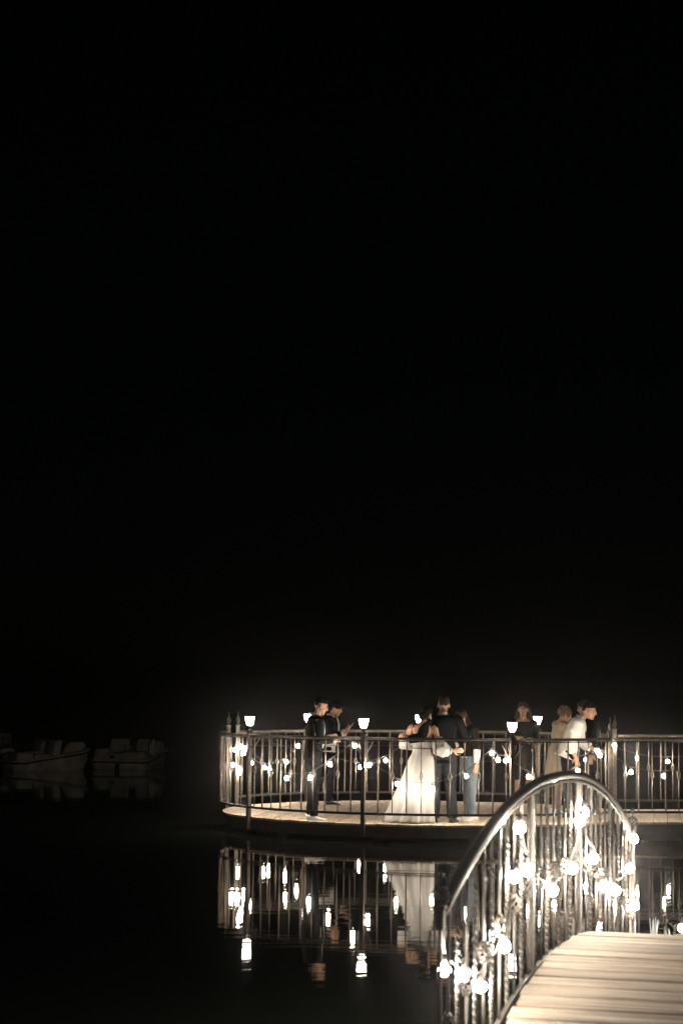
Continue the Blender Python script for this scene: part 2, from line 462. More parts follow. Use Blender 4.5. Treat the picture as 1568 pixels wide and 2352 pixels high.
# ------------------------------------------------------------------ lamps on posts
def lamp_meshes():
    d = {}
    b = MB(); b.box((0, 0, 0.52), 0.056, 0.056, 1.40); b.box((0, 0, 1.225), 0.09, 0.09, 0.018); d['post'] = b.mesh('post', M_IRON, False)
    b = MB()
    for k in range(4):
        a = k * PI / 2 + PI / 4; u = Vector((math.cos(a), math.sin(a), 0))
        b.tube([u * 0.03 + Vector((0, 0, 0.86)), u * 0.05 + Vector((0, 0, 0.97)), u * 0.12 + Vector((0, 0, 1.08)), u * 0.15 + Vector((0, 0, 1.135))], 0.007, 6)
    d['bracket'] = b.mesh('bracket', M_IRON)
    b = MB(); b.lathe([(0.045, 1.234), (0.05, 1.245), (0.022, 1.262), (0.02, 1.295), (0.04, 1.312), (0.042, 1.322), (0.03, 1.322)], 16); d['collar'] = b.mesh('lamp_collar', M_DARK)
    fl = lambda a, i: 1 + 0.035 * math.cos(6 * a) * min(1, i / 3)
    b = MB(); b.lathe([(0.036, 1.323), (0.046, 1.345), (0.057, 1.385), (0.064, 1.42), (0.067, 1.447), (0.06, 1.447), (0.02, 1.44)], 24, f=fl); d['shade'] = b.mesh('lamp_shade', M_LAMP)
    b = MB()
    for k in range(6):
        a = k * PI / 3 + PI / 6; u = Vector((math.cos(a), math.sin(a), 0))
        b.tube([u * 0.039 + Vector((0, 0, 1.318)), u * 0.0505 + Vector((0, 0, 1.345)), u * 0.064 + Vector((0, 0, 1.395))], [0.006, 0.0055, 0.002], 5)
    d['ribs'] = b.mesh('shade_ribs', M_DARK)
    return d
LM = lamp_meshes()
LL = {212.6: 'lit lamp on its post at the left end of the front railing', 250.5: 'lit lamp on its post in the front railing, left of the bride',
      287.8: 'lit lamp on its post in the front railing, below the woman in the dark dress', 53.9: 'lit lamp on the back railing between the dark-dressed woman and the beige dress',
      91.0: 'lit lamp on the back railing, hidden behind the embracing bride', 127.0: 'lit lamp on the back railing, half hidden behind the man in black'}
for a in LAMPS_N + LAMPS_F:
    dz = -0.03 if a == 287.8 else 0.0
    t = thing('lamp_post', LL[a], 'lamp', pol(a, z=dz), R(a), 'lamps along the platform railing')
    put('post', LM['post'], t); put('bracket', LM['bracket'], t); put('lamp_collar', LM['collar'], t)
    sh = put('lamp_shade', LM['shade'], t); put('shade_ribs', LM['ribs'], sh)

# ------------------------------------------------------------------ string lights
b = MB(); b.ell((0, 0, 0), 0.0275, 0.0275, 0.0285, 14, 9); b.ell((0, 0, 0.021), 0.013, 0.013, 0.014, 10, 6)
ME_BULBB = b.mesh('bulb', M_BULBB)
b = MB(); b.ell((0, 0, 0), 0.0275, 0.0275, 0.0285, 14, 9); b.ell((0, 0, 0.021), 0.013, 0.013, 0.014, 10, 6)
ME_BULB = b.mesh('bulb', M_BULB)
b = MB(); b.lathe([(0.010, 0.026), (0.0135, 0.031), (0.0135, 0.06), (0.008, 0.068), (0.003, 0.075)], 10)
ME_SOCK = b.mesh('socket', M_SOCK)
def string_lights(label, bulbs, ends, sag=0.035, order=None, r=0.004, me=None):
    root = sum((Vector(p) for p in bulbs), Vector()) / len(bulbs); root.z = 0
    t = thing('string_lights', label, 'string lights', root, 0, 'strings of round bulbs')
    for p in bulbs:
        o = put('bulb', me or ME_BULB, t, p - root, (rnd.uniform(-.25, .25), rnd.uniform(-.25, .25), 0))
        put('socket', ME_SOCK, o)
    nodes = list(bulbs) + []
    if order: nodes.sort(key=order)
    nodes = [Vector(p) + Vector((0, 0, 0.075)) for p in nodes]
    nodes = [Vector(ends[0])] + nodes + [Vector(ends[1])]
    b = MB(); pts = []
    for i in range(len(nodes) - 1):
        a, c = nodes[i], nodes[i + 1]; L = (c - a).length
        for k in range(8):
            u = k / 8; pts.append(a.lerp(c, u) - Vector((0, 0, sag * min(L, 1) * 4 * u * (1 - u))) - root)
    pts.append(nodes[-1] - root)
    b.tube(pts, r, 6, up=Vector((0.2, 1, 0.1)))
    b.build('cable', M_CABLE, t)
    return t
def px(crop, x, y):
    o = {1: (800, 2680, .3827), 2: (1350, 2680, .3827), 3: (1900, 2680, .4847), 4: (1600, 2950, .676)}[crop]
    return (o[0] + o[2] * x) / 1.6964, (o[1] + o[2] * y) / 1.6964
def on_circle(X, Y, r, near):
    d = ray(X, Y); a = d.x ** 2 + d.y ** 2; bb = -2 * (d.x * CX + d.y * CY); c = CX ** 2 + CY ** 2 - r * r
    D = max(bb * bb - 4 * a * c, 0.0); t = (-bb + (-1 if near else 1) * math.sqrt(D)) / (2 * a)
    return Vector((0, 0, HC)) + d * t
ang = lambda p: (math.degrees(math.atan2(p.y - CY, p.x - CX)) + 360 - 150) % 360
NEAR = [(1, 365, 598), (1, 385, 668), (1, 280, 785), (1, 345, 822), (1, 468, 765), (1, 828, 922), (1, 1065, 915), (1, 1268, 780), (1, 1518, 590),
        (2, 228, 788), (2, 512, 978), (2, 873, 1025), (2, 1212, 900), (2, 1478, 667), (2, 1540, 735), (3, 142, 585), (3, 325, 715), (3, 532, 748), (3, 722, 667), (3, 878, 507), (3, 898, 543)]
FAR = [(1, 410, 618), (1, 300, 632), (1, 347, 868), (1, 602, 812), (1, 657, 822), (1, 825, 755), (1, 945, 590), (2, 135, 808), (2, 397, 738), (2, 615, 582), (2, 1278, 793),
       (3, 487, 570), (3, 785, 577), (3, 1015, 462)]
nb = [on_circle(*px(*q), RF - 0.055, True) for q in NEAR]
fb = [on_circle(*px(*q), RF - 0.055, False) for q in FAR]
string_lights('string of lit round bulbs swagged along the front platform railing', nb, (pol(172, z=1.14), PG + Vector((0, 0, 1.1))), order=ang)
string_lights('string of lit round bulbs swagged along the back platform railing', fb, (pol(158, z=1.14), PFG + Vector((0, 0, 1.1))), order=lambda p: -((ang(p) + 20) % 360))
def on_line(X, Y, p0, d):
    n = Vector((-d.y, d.x, 0)); r_ = ray(X, Y); o = Vector((0, 0, HC))
    return o + r_ * ((p0 - o).dot(n) / r_.dot(n))
wnb = [on_line(*px(3, x, y), PG + WN * 0.05, WD) for x, y in ((1147, 678), (1412, 708))]
wfb = [on_line(*px(3, x, y), PFG - WN * 0.05, WD) for x, y in ((1200, 565), (1443, 592))]
wnb += [wnb[1] + WD * (0.9 * k) + Vector((0, 0, 0.1 * (k % 2))) for k in range(1, 5)]
wfb += [wfb[1] + WD * (0.9 * k) + Vector((0, 0, 0.1 * (k % 2))) for k in range(1, 5)]
string_lights('string of lit round bulbs on the near walkway railing, the lower row', wnb, (PG + Vector((0, 0, 1.0)), PG + WD * 8.5 + Vector((0, 0, 1.0))), order=lambda p: p.x)
string_lights('string of lit round bulbs on the far walkway railing, the upper row', wfb, (PFG + Vector((0, 0, 1.0)), PFG + WD * 8 + Vector((0, 0, 1.0))), order=lambda p: p.x)

# ------------------------------------------------------------------ arched footbridge in the foreground
B0 = Vector((0.4559, 8.7261, 0)); BPH = 0.2975; BL = 5.2938
BD = Vector((math.sin(BPH), math.cos(BPH), 0)); BX = Vector((math.cos(BPH), -math.sin(BPH), 0))
BW = 1.62
def z_rail(u): return 0.8584 + 0.4819 * (1 - abs(2 * u - 1 + 0.0117) ** 2.2423)
def z_deck(u): return -0.1163 + 0.5588 * (1 - abs(2 * u - 1) ** 2.1)
br = thing('arched_footbridge', 'arched plank footbridge rising in the right foreground', 'footbridge', B0 + BX * 0.8 + BD * BL / 2)
BRL = B0 + BX * 0.8 + BD * BL / 2
npl = 35
for i in range(npl):
    u = (i + 0.5) / npl
    u0, u1 = i / npl, (i + 1) / npl
    dz = (z_deck(u1) - z_deck(u0)) / (BL / npl); al = math.atan(dz)
    T_ = (BD * math.cos(al) + Vector((0, 0, math.sin(al)))); N_ = BX.cross(T_); N_ = -N_ if N_.z < 0 else N_
    wd = BL / npl / math.cos(al) - rnd.uniform(0.014, 0.028)
    x0 = 0.058 + rnd.uniform(-0.012, 0.008); x1 = 0.058 + BW + rnd.uniform(-0.01, 0.01)
    c = B0 + BD * (u * BL) + BX * ((x0 + x1) / 2) + Vector((0, 0, z_deck(u) + rnd.uniform(-0.003, 0.002)))
    th = 0.034; e = 0.006; rot = rnd.uniform(-0.004, 0.004)
    b = MB(); L = x1 - x0
    sec = [(-wd / 2, -th), (wd / 2, -th), (wd / 2, -e), (wd / 2 - e, -0.001), (0, -rnd.uniform(0.0, 0.003)), (-wd / 2 + e, -0.001), (-wd / 2, -e)]
    rr = [[Vector((s_ * L / 2, y + s_ * rot * L / 2, z)) for y, z in sec] for s_ in (-1, -0.33, 0.33, 1)]
    b.rings(rr)
    o = b.build('plank', M_BRID, br, smooth=False)
    Mx = Matrix((BX, T_, N_)).transposed().to_4x4(); Mx.translation = c - BRL
    o.matrix_local = Mx
for off in (0.13, 0.8, 1.5):
    b = MB()
    b.sweep([B0 + BD * (BL * k / 30) + BX * off + Vector((0, 0, z_deck(k / 30) - 0.125)) - BRL for k in range(31)], [(-.035, -.085), (.035, -.085), (.035, .085), (-.035, .085)])
    b.build('arched_beam', M_BEAM, br, smooth=False)

def bridge_rail(label, off, group):
    rl = B0 + BX * off + BD * BL / 2
    t = thing('bridge_railing', label, 'railing', rl, 0, group)
    P = lambda u, z: B0 + BX * off + BD * (BL * u) + Vector((0, 0, z)) - rl
    b = MB(); b.tube([P(k / 60, z_rail(k / 60)) for k in range(61)], 0.0245, 14); b.build('handrail', M_HAND, t)
    b = MB(); b.sweep([P(k / 60, z_rail(k / 60) - 0.036) for k in range(61)], [(-.016, -.006), (.016, -.006), (.016, .006), (-.016, .006)]); b.build('rail_strip', M_IRONB, t, smooth=False)
    nb_ = 31
    for i in range(nb_):
        u = (i + 0.6) / nb_
        zb = z_deck(u) - 0.14; zt = z_rail(u) - 0.03; h = zt - zb
        q = P(u, zb)
        b = MB()
        if i % 2:
            s_ = 0.008; seg = 60
            tw = [min(max((k / seg - 0.12) / 0.76, 0), 1) * 6 * 2 * PI for k in range(seg + 1)]
            b.sweep([(0, 0, h * k / seg) for k in range(seg + 1)], [(-s_, -s_), (s_, -s_), (s_, s_), (-s_, s_)], tw, up=Vector((1, 0, 0)))
            b.build('baluster', M_IRONB, t, q, smooth=False)
        else:
            zc = h * 0.52
            b.tube([(0, 0, 0), (0, 0, zc - 0.045)], 0.007, 8, up=Vector((1, 0, 0))); b.tube([(0, 0, zc + 0.045), (0, 0, h)], 0.007, 8, up=Vector((1, 0, 0)))
            cage(b, (0, 0, zc), 0.027, 0.10)
            b.build('baluster', M_IRONB, t, q)
    b = MB(); b.sweep([P(k / 40, z_deck(k / 40) - 0.06) for k in range(41)], [(-.012, -.018), (.012, -.018), (.012, .018), (-.012, .018)]); b.build('bottom_rail', M_DARK, t, smooth=False)
    for u, dn in ((-0.008, 0.09), (1.008, 0.95)):
        zt = z_rail(0)
        b = MB(); q = P(u, 0); b.box((q.x, q.y, zt - dn / 2), 0.036, 0.036, dn, Matrix.Rotation(-BPH, 3, 'Z')); b.box((q.x, q.y, zt + 0.003), 0.05, 0.05, 0.014, Matrix.Rotation(-BPH, 3, 'Z'))
        b.box((q.x, q.y, (zt - dn - 0.5) / 2), 0.014, 0.014, zt - dn + 0.5, Matrix.Rotation(-BPH, 3, 'Z'))
        po = b.build('end_post', M_DARK, t, smooth=False)
        b = MB(); c = Vector((q.x, q.y, zt + 0.012)); cage(b, c + Vector((0, 0, 0.04)), 0.038, 0.085, 0.0045, 7)
        b.tube([c + Vector((0, 0, 0.08)), c + Vector((0, 0, 0.12))], 0.005, 8, up=Vector((1, 0, 0))); b.ell(c + Vector((0, 0, 0.128)), 0.014, 0.014, 0.014)
        b.build('finial', M_DARK, po)
    for u in (0.36, 0.62):
        b = MB(); q = P(u, 0); z0, z1 = z_deck(u) - 0.25, z_rail(u) - 0.03
        b.box((q.x, q.y, (z0 + z1) / 2), 0.028, 0.028, z1 - z0, Matrix.Rotation(-BPH, 3, 'Z')); b.build('post', M_IRONB, t, smooth=False)
    return t
bridge_rail('arched iron bridge railing hung with bulbs, in the right foreground', 0.0, 'footbridge railings')
bridge_rail('matching arched iron railing on the far right side of the footbridge', 0.058 + BW + 0.06, 'footbridge railings')

def on_rail(x, y, off): return on_line(*px(4, x, y), B0 + BX * off, BD)
bb_out = [on_rail(x, y, -0.05) for x, y in ((192, 1225), (302, 1255), (402, 1322))]
bb_in = [on_rail(x, y, 0.05) for x, y in ((537, 1090), (598, 690), (625, 408), (672, 655), (815, 770), (930, 643), (995, 320), (970, 370), (1050, 585), (1110, 745), (1180, 770), (1258, 643), (1283, 472), (1288, 857))]
pa = lambda u, z: B0 + BD * (BL * u) + Vector((0, 0, z))
string_lights('string of lit round bulbs draped along the foreground bridge railing', bb_out + bb_in, (pa(0, 0.84), pa(1.0, 0.8)), sag=0.1, r=0.005, me=ME_BULBB)
ib = [aty(*px(4, 1560, 985), 14.6)]
ib += [ib[0] + Vector((0.7, 0.25, 0.02)), ib[0] + Vector((1.4, -0.1, 0.03)), ib[0] + Vector((2.0, 0.3, 0.0))]
string_lights('string of lit bulbs lying among the plants at the right picture edge', ib, (ib[0] + Vector((0.25, 0.3, -0.12)), ib[-1] + Vector((0.5, 0, -0.05))), sag=0.03, order=lambda p: p.x)

# ------------------------------------------------------------------ people
SCRATCH = bpy.data.scenes.new('scratch'); JUNK = []
def remesh(b, name, m, vox, smooth_it=3, parent=None, disp=0.0, dscale=30.0):
    me = b.mesh('tmp', m); o = bpy.data.objects.new('tmp', me); SCRATCH.collection.objects.link(o)
    md = o.modifiers.new('r', 'REMESH'); md.mode = 'VOXEL'; md.voxel_size = vox; md.use_smooth_shade = True
    if smooth_it:
        sm = o.modifiers.new('s', 'SMOOTH'); sm.factor = 0.5; sm.iterations = smooth_it
    SCRATCH.view_layers[0].update()
    dg = SCRATCH.view_layers[0].depsgraph
    if dg is None:
        with bpy.context.temp_override(scene=SCRATCH, view_layer=SCRATCH.view_layers[0]):
            dg = bpy.context.evaluated_depsgraph_get()
    dg.update()
    out = bpy.data.meshes.new_from_object(o.evaluated_get(dg))
    SCRATCH.collection.objects.unlink(o); JUNK.append(o); JUNK.append(me)
    out.name = name; out.materials.clear(); out.materials.append(m)
    if disp:
        nrm = [tuple(n_.vector) for n_ in out.vertex_normals]
        cos = []
        for v, n_ in zip(out.vertices, nrm):
            p_ = v.co; d_ = (noise.noise(p_ * dscale) + .5 * noise.noise(Vector((p_.x, p_.y, p_.z * .45)) * (dscale * 2.3))) * disp
            cos += [p_.x + n_[0] * d_, p_.y + n_[1] * d_, p_.z + n_[2] * d_]
        out.vertices.foreach_set('co', cos)
    out.polygons.foreach_set('use_smooth', [True] * len(out.polygons))
    return put(name, out, parent)

def V(*a): return Vector(a)
class Pose:
    def __init__(s, H=1.75, female=False, lean=0.0, side=0.0, head=(0.0, 0.0, 0.0), arms=None, feet=None):
        """joints in metres for a 1.75 m person: +x forward, +y left"""
        k = H / 1.75; s.k = k; s.female = female; s.lean = lean; s.side = side
        s.pel = V(0, 0, 0.97) * k
        def up(p):
            q = Vector(p) * k - s.pel
            q = Matrix.Rotation(lean, 3, 'Y') @ q
            q = Matrix.Rotation(-side, 3, 'X') @ q
            return s.pel + q
        s.up = up
        sw = 0.17 if female else 0.195
        s.neck = up((0.0, 0, 1.48)); s.sh = {1: up((0, sw, 1.42)), -1: up((0, -sw, 1.42))}
        s.headc = up((0.035, 0, 1.625)) + V(*head) * k
        s.arm = {}
        for sd in (1, -1):
            a = (arms or {}).get(sd)
            if a: s.arm[sd] = (V(*a[0]) * k, V(*a[1]) * k, V(*a[2]).normalized())
            else: s.arm[sd] = (up((-0.03, sd * (sw + .05), 1.13)), up((0.05, sd * (sw + .05), 0.89)), V(0.15, 0, -1).normalized())
        s.leg = {}
        for sd in (1, -1):
            f = (feet or {}).get(sd)
            hip = V(0, sd * 0.09, 0.93) * k
            if f: kn, an, yaw, pitch = V(*f[0]) * k, V(*f[1]) * k, f[2], f[3]
            else: kn, an, yaw, pitch = V(0.015, sd * 0.095, 0.5) * k, V(-0.01, sd * 0.1, 0.085) * k, sd * 0.15, 0.0
            s.leg[sd] = (hip, kn, an, yaw, pitch)
    def torso_rings(s, secs, g=0.0, n=20):
        out = []
        for (x, z, rx, ry) in secs:
            ring = []
            for j in range(n):
                a = 2 * PI * j / n
                ring.append(s.up((x + (rx + g) * math.cos(a), (ry + g) * math.sin(a), z)))
            out.append(ring)
        return out
TORSO_M = [(0, 0.86, .07, .10), (0, .92, .105, .16), (0, 1.0, .108, .165), (0, 1.1, .10, .148), (.005, 1.25, .115, .165), (.005, 1.36, .108, .18), (0, 1.42, .085, .165), (0, 1.465, .06, .095), (0, 1.5, .05, .055)]
TORSO_F = [(0, 0.86, .07, .10), (-.01, .92, .115, .17), (-.01, .98, .11, .17), (0, 1.1, .085, .125), (.012, 1.25, .112, .142), (.005, 1.36, .095, .15), (0, 1.42, .072, .142), (0, 1.465, .05, .08), (0, 1.5, .042, .045)]

def hand_shapes(b, w, d, palm_n, k, curl=0.5, sd=1):
    """palm, four bent fingers and a thumb from the wrist w along d"""
    d = d.normalized(); n = (palm_n - d * palm_n.dot(d)).normalized(); a = d.cross(n) * sd
    M = Matrix((d, a, n)).transposed()
    b.ell(w + d * 0.05 * k, 0.052 * k, 0.040 * k, 0.017 * k, 12, 8, M)
    for i, (o, L) in enumerate(((0.030, .068), (0.010, .078), (-0.010, .073), (-0.029, .058))):
        p = w + d * 0.085 * k + a * (o * k); c = curl; pts = [p]; dd = d
        for j in range(3):
            dd = (d * math.cos(c * (j + .6)) + n * math.sin(c * (j + .6))); p = p + dd * (L * k / 3); pts.append(p)
        b.tube(pts, [0.0092 * k, 0.009 * k, 0.0085 * k, 0.007 * k], 7, up=a)
    p = w + d * 0.025 * k + a * 0.03 * k
    b.tube([p, p + (a * .8 + d * .6 + n * .3) * .03 * k, p + (a * .9 + d * 1.3 + n * .7) * .04 * k], [.0115 * k, .0105 * k, .008 * k], 7, up=n)

def person(label, loc, yaw, pose, outfit, hair, face=(1, 0, 0), nod=0.0, hands=None, group=None, tilt=0.0):
    P = pose; k = P.k
    root = thing('person', label, 'person', loc, yaw, group)
    # ---- one continuous body
    b = MB()
    secs = TORSO_F if P.female else TORSO_M
    b.rings(P.torso_rings(secs))
    f = V(*face).normalized()
    hM = Matrix.Rotation(math.atan2(f.y, f.x), 3, 'Z') @ Matrix.Rotation(nod, 3, 'Y') @ Matrix.Rotation(tilt, 3, 'X')
    hc = P.headc
    b.tube([P.neck - V(0, 0, .04) * k, P.neck.lerp(hc, .45), hc - hM @ V(0.02, 0, .03) * k], [.058 * k, .052 * k, .05 * k], 14, up=V(1, 0, 0))
    hp = lambda x, y, z: hc + hM @ (V(x, y, z) * k)
    b.ell(hp(-.012, 0, .03), .096 * k, .077 * k, .092 * k, 20, 14, hM)           # skull
    b.ell(hp(.022, 0, -.03), .072 * k, .062 * k, .085 * k, 18, 12, hM)            # face
    b.ell(hp(.058, 0, -.092), .030 * k, .030 * k, .024 * k, 12, 8, hM)            # chin
    b.tube([hp(.086, 0, .022), hp(.103, 0, -.012), hp(.112, 0, -.03)], [.009 * k, .012 * k, .015 * k], 8, up=hM @ V(1, 0, 0))   # nose
    b.ell(hp(.084, 0, .03), .012 * k, .048 * k, .010 * k, 10, 6, hM)              # brow
    for sd in (1, -1):
        b.ell(hp(-.012, sd * .078, -.012), .020 * k, .012 * k, .032 * k, 10, 8, hM)
    for sd in (1, -1):
        el, wr, hd = P.arm[sd]; sh = P.sh[sd]
        b.tube([sh + V(0, -sd * .03, .0) * k, sh.lerp(el, .12), sh.lerp(el, .5), el, el.lerp(wr, .3), el.lerp(wr, .75), wr, wr + hd * .02], [q * k * (.88 if P.female else 1) for q in (.05, .056, .05, .041, .043, .033, .027, .026)], 12, up=V(.3, .1, 1))
        hk = (hands or {}).get(sd, {})
        hand_shapes(b, wr, hd, V(*hk.get('n', (0, -sd, 0))), k, hk.get('curl', .35), sd)
        hip, kn, an, fy, fp = P.leg[sd]
        b.tube([hip + V(0, 0, .04), hip.lerp(kn, .35), hip.lerp(kn, .8), kn, kn.lerp(an, .3), kn.lerp(an, .75), an, an - V(0, 0, .03)], [q * k for q in (.088, .082, .06, .053, .055, .042, .037, .036)], 14, up=V(1, 0, .1))
        fM = Matrix.Rotation(fy, 3, 'Z') @ Matrix.Rotation(fp, 3, 'Y')
        b.tube([an + fM @ (V(-.04, 0, -.047) * k), an + fM @ (V(.03, 0, -.05) * k), an + fM @ (V(.10, 0, -.063) * k), an + fM @ (V(.15, 0, -.068) * k)], [.028 * k, .03 * k, .026 * k, .012 * k], 10)
    body = remesh(b, 'body', M_SKIN, 0.0066, 2, root)
    for sd in (1, -1):
        e = MB(); e.ell(hp(.083, sd * .030, .008), .008 * k, .0125 * k, .007 * k, 8, 6, hM); e.build('eye', M_EYE, root)
        e = MB(); e.tube([hp(.088, sd * .014, .024), hp(.088, sd * .032, .029), hp(.078, sd * .05, .022)], .0042 * k, 6, up=hM @ V(1, 0, 0)); e.build('eyebrow', M_HAIRD, root)
    e = MB(); e.ell(hp(.089, 0, -.062), .007 * k, .022 * k, .007 * k, 10, 6, hM); e.build('mouth', M_LIP, root)
    # ---- hair
    hm_, style = hair
    h = MB()
    if style == 'crop':
        h.ell(hp(-.018, 0, .062), .098 * k, .081 * k, .074 * k, 18, 12, hM @ Matrix.Rotation(-.25, 3, 'Y'))
        h.ell(hp(-.062, 0, .03), .052 * k, .074 * k, .062 * k, 16, 10, hM)
        h.ell(hp(.05, 0, .098), .045 * k, .058 * k, .026 * k, 14, 8, hM)
    elif style == 'mop':
        h.ell(hp(-.014, 0, .058), .108 * k, .092 * k, .086 * k, 18, 12, hM @ Matrix.Rotation(-.15, 3, 'Y'))
        h.ell(hp(.06, 0, .072), .05 * k, .066 * k, .036 * k, 14, 8, hM)
        h.ell(hp(-.068, 0, .01), .05 * k, .08 * k, .075 * k, 14, 8, hM)
    elif style == 'updo':
        h.ell(hp(-.022, 0, .038), .104 * k, .09 * k, .094 * k, 18, 12, hM @ Matrix.Rotation(-.3, 3, 'Y'))
        h.ell(hp(-.10, 0, -.03), .058 * k, .07 * k, .065 * k, 16, 10, hM)
        h.ell(hp(-.06, .05, -.05), .03 * k, .03 * k, .04 * k, 10, 8, hM); h.ell(hp(-.06, -.05, -.05), .03 * k, .03 * k, .04 * k, 10, 8, hM)
    elif style == 'curls':
        h.ell(hp(-.025, 0, .04), .11 * k, .098 * k, .098 * k, 18, 12, hM @ Matrix.Rotation(-.3, 3, 'Y'))
        rr = random.Random(3)
        for _ in range(46):
            a = rr.uniform(0, 2 * PI); c = rr.uniform(-.5, 1)
            q = V(-.03 + .105 * math.sqrt(1 - c * c) * math.cos(a), .098 * math.sqrt(1 - c * c) * math.sin(a), .035 + .1 * c)
            if q.x < .05 or q.z > .08: h.ell(hp(*q), .02 * k, .02 * k, .02 * k, 8, 6)
    elif style == 'long':
        h.ell(hp(-.02, 0, .048), .106 * k, .09 * k, .09 * k, 18, 12, hM @ Matrix.Rotation(-.28, 3, 'Y'))
        nk = P.up((-.07, 0, 1.28))
        c0 = hp(-.06, 0, .03)
        for sd in (-1, -.5, 0, .5, 1):
            s_ = hp(-.045 - .02 * (1 - abs(sd)), sd * .075, .0); e_ = nk + V(.05 * abs(sd), sd * .12, 0) * k
            h.tube([c0 + hM @ V(0, sd * .05, 0), s_, s_.lerp(e_, .5) + V(-.015, sd * .02, 0), e_, e_ - V(0, 0, .07)], [.04 * k, .045 * k, .045 * k, .035 * k, .012 * k], 10, up=V(1, 0, .1))
    remesh(h, 'hair', hm_, 0.0085, 1, root, 0.006, 55)
    outfit(P, root, hp)
    return root

def sleeve(b, P, sd, g, frac=1.0, cuff=None):
    el, wr, hd = P.arm[sd]; sh = P.sh[sd]; k = P.k
    pts = [sh + V(0, -sd * .045, .005) * k, sh.lerp(el, .1), sh.lerp(el, .5), el]
    rr = [.058, .064, .056, .050]
    if frac > 0.55:
        e = el.lerp(wr, (frac - .55) / .45 * .97); pts += [el.lerp(e, .5), e]; rr += [.046, .038]
    else:
        pts[-1] = sh.lerp(el, frac / .55)
    b.tube(pts, [(q + g) * k for q in rr], 14, up=V(.3, .1, 1))
def shoe(P, sd, m, root, chunky=False):
    hip, kn, an, fy, fp = P.leg[sd]; k = P.k
    fM = Matrix.Rotation(fy, 3, 'Z') @ Matrix.Rotation(fp, 3, 'Y'); b = MB()
    q = lambda x, z: an + fM @ (V(x, 0, z) * k)
    g = .008 if chunky else 0
    n = 14; rings = []
    for (x, zt, zb, w_) in ((-.07, -.03, -.078, .02), (-.062, .0, -.083, .034 + g), (-.02, .012, -.084, .039 + g), (.04, -.012, -.084, .041 + g), (.10, -.04, -.084, .046 + g), (.155, -.05, -.083, .04 + g), (.19, -.062, -.079, .018)):
        ring = []
        for j in range(n):
            a = 2 * PI * j / n; y = w_ * math.copysign(abs(math.cos(a)) ** .7, math.cos(a)); z = (zt + zb) / 2 + (zt - zb) / 2 * math.copysign(abs(math.sin(a)) ** .7, math.sin(a))
            ring.append(an + fM @ (V(x, y, z) * k))
        rings.append(ring)
    b.rings(rings)
    o = b.build('shoe', m, root)
    b = MB(); rings = []
    for (x, w_) in ((-.075, .018), (-.066, .038 + g), (0, .043 + g), (.10, .05 + g), (.16, .043 + g), (.195, .018)):
        rings.append([an + fM @ (V(x, y, z) * k) for y, z in ((-w_, -.0855), (w_, -.0855), (w_, -.072), (-w_, -.072))])
    b.rings(rings); b.build('sole', M_SHOEW if m is M_SHOEW else M_DARK, o, smooth=False)
def trousers(P, root, m, g=.014, cuff=.066):
    b = MB(); k = P.k
    secs = [(0, .84, .08, .12)] + [s_ for s_ in (TORSO_F if P.female else TORSO_M) if .9 < s_[1] < 1.12]
    b.rings(P.torso_rings(secs, g))
    for sd in (1, -1):
        hip, kn, an, fy, fp = P.leg[sd]
        b.tube([hip + V(0, 0, .05), hip.lerp(kn, .3), hip.lerp(kn, .8), kn, kn.lerp(an, .4), an + V(.004, 0, -.02 * k)], [q * k for q in (.092 + g, .092 + g, .068 + g, .062 + g, cuff, cuff)], 16, up=V(1, 0, .1))
    return remesh(b, 'trousers', m, .010, 3, root, .008, 11)
def top(P, root, name, m, g=.014, z0=.98, zt=1.47, frac=1.0, hem=None, disp=.006, arms=(1, -1)):
    b = MB(); secs = [s_ for s_ in (TORSO_F if P.female else TORSO_M) if z0 + .02 < s_[1] <= zt]
    h0 = hem or (.118, .172)
    secs = [(0, z0, h0[0], h0[1])] + secs
    b.rings(P.torso_rings(secs, g))
    for sd in arms: sleeve(b, P, sd, g - .004, frac)
    return remesh(b, name, m, .011, 3, root, disp, 10)
def collar(P, root, m, r=.06, z=1.485):
    b = MB(); k = P.k; n = 20; rings = []
    for (dz, rr) in ((-.028, r + .006), (.0, r + .002), (.022, r - .002), (.022, r - .008), (-.028, r - .004)):
        rings.append([P.neck + V(.0, 0, 0) + (Matrix.Rotation(P.lean, 3, 'Y') @ V(rr * math.cos(2 * PI * j / n) * k, rr * math.sin(2 * PI * j / n) * k, (dz + .012) * k)) for j in range(n)])
    b.rings(rings, cap=False); return b.build('collar', m, root)
def panel(P, root, name, m, x0, g=.02):
    """shirt front / lapels: a strip that follows the chest"""
    b = MB(); rings = []
    for (z, w0, w1, xx) in x0:
        rings.append([P.up((xx, w0, z)), P.up((xx + .012, w0, z)), P.up((xx + .016, (w0 + w1) / 2, z)), P.up((xx + .012, w1, z)), P.up((xx, w1, z)), P.up((xx - .01, (w0 + w1) / 2, z))])
    b.rings(rings); return b.build(name, m, root)
FRONT = [(1.02, -.07, .07, .12), (1.12, -.075, .075, .115), (1.25, -.07, .07, .128), (1.36, -.055, .055, .118), (1.44, -.035, .035, .088), (1.475, -.02, .02, .066)]

# 1 man in black, by the left of the front railing
def fit1(P, root, hp):
    trousers(P, root, M_SUIT); top(P, root, 'jacket', M_SUIT, .02, .84); collar(P, root, M_WHITE); panel(P, root, 'shirt_front', M_WHITE, FRONT)
    for sd in (1, -1): shoe(P, sd, M_SHOEW, root, True)
p = atz(717, 1884, 0)
person('man in a black suit and white sneakers, looking down, left of the pair', (p.x, p.y, 0), R(12),
       Pose(1.76, lean=.06, head=(.035, 0, -.015), arms={1: ((.03, .26, 1.14), (.24, .16, 1.17), (1, -.3, .1)), -1: ((.04, -.25, 1.13), (.25, -.13, 1.13), (1, .25, .1))}),
       fit1, (M_HAIRD, 'crop'), face=(1, -.12, 0), nod=.38)
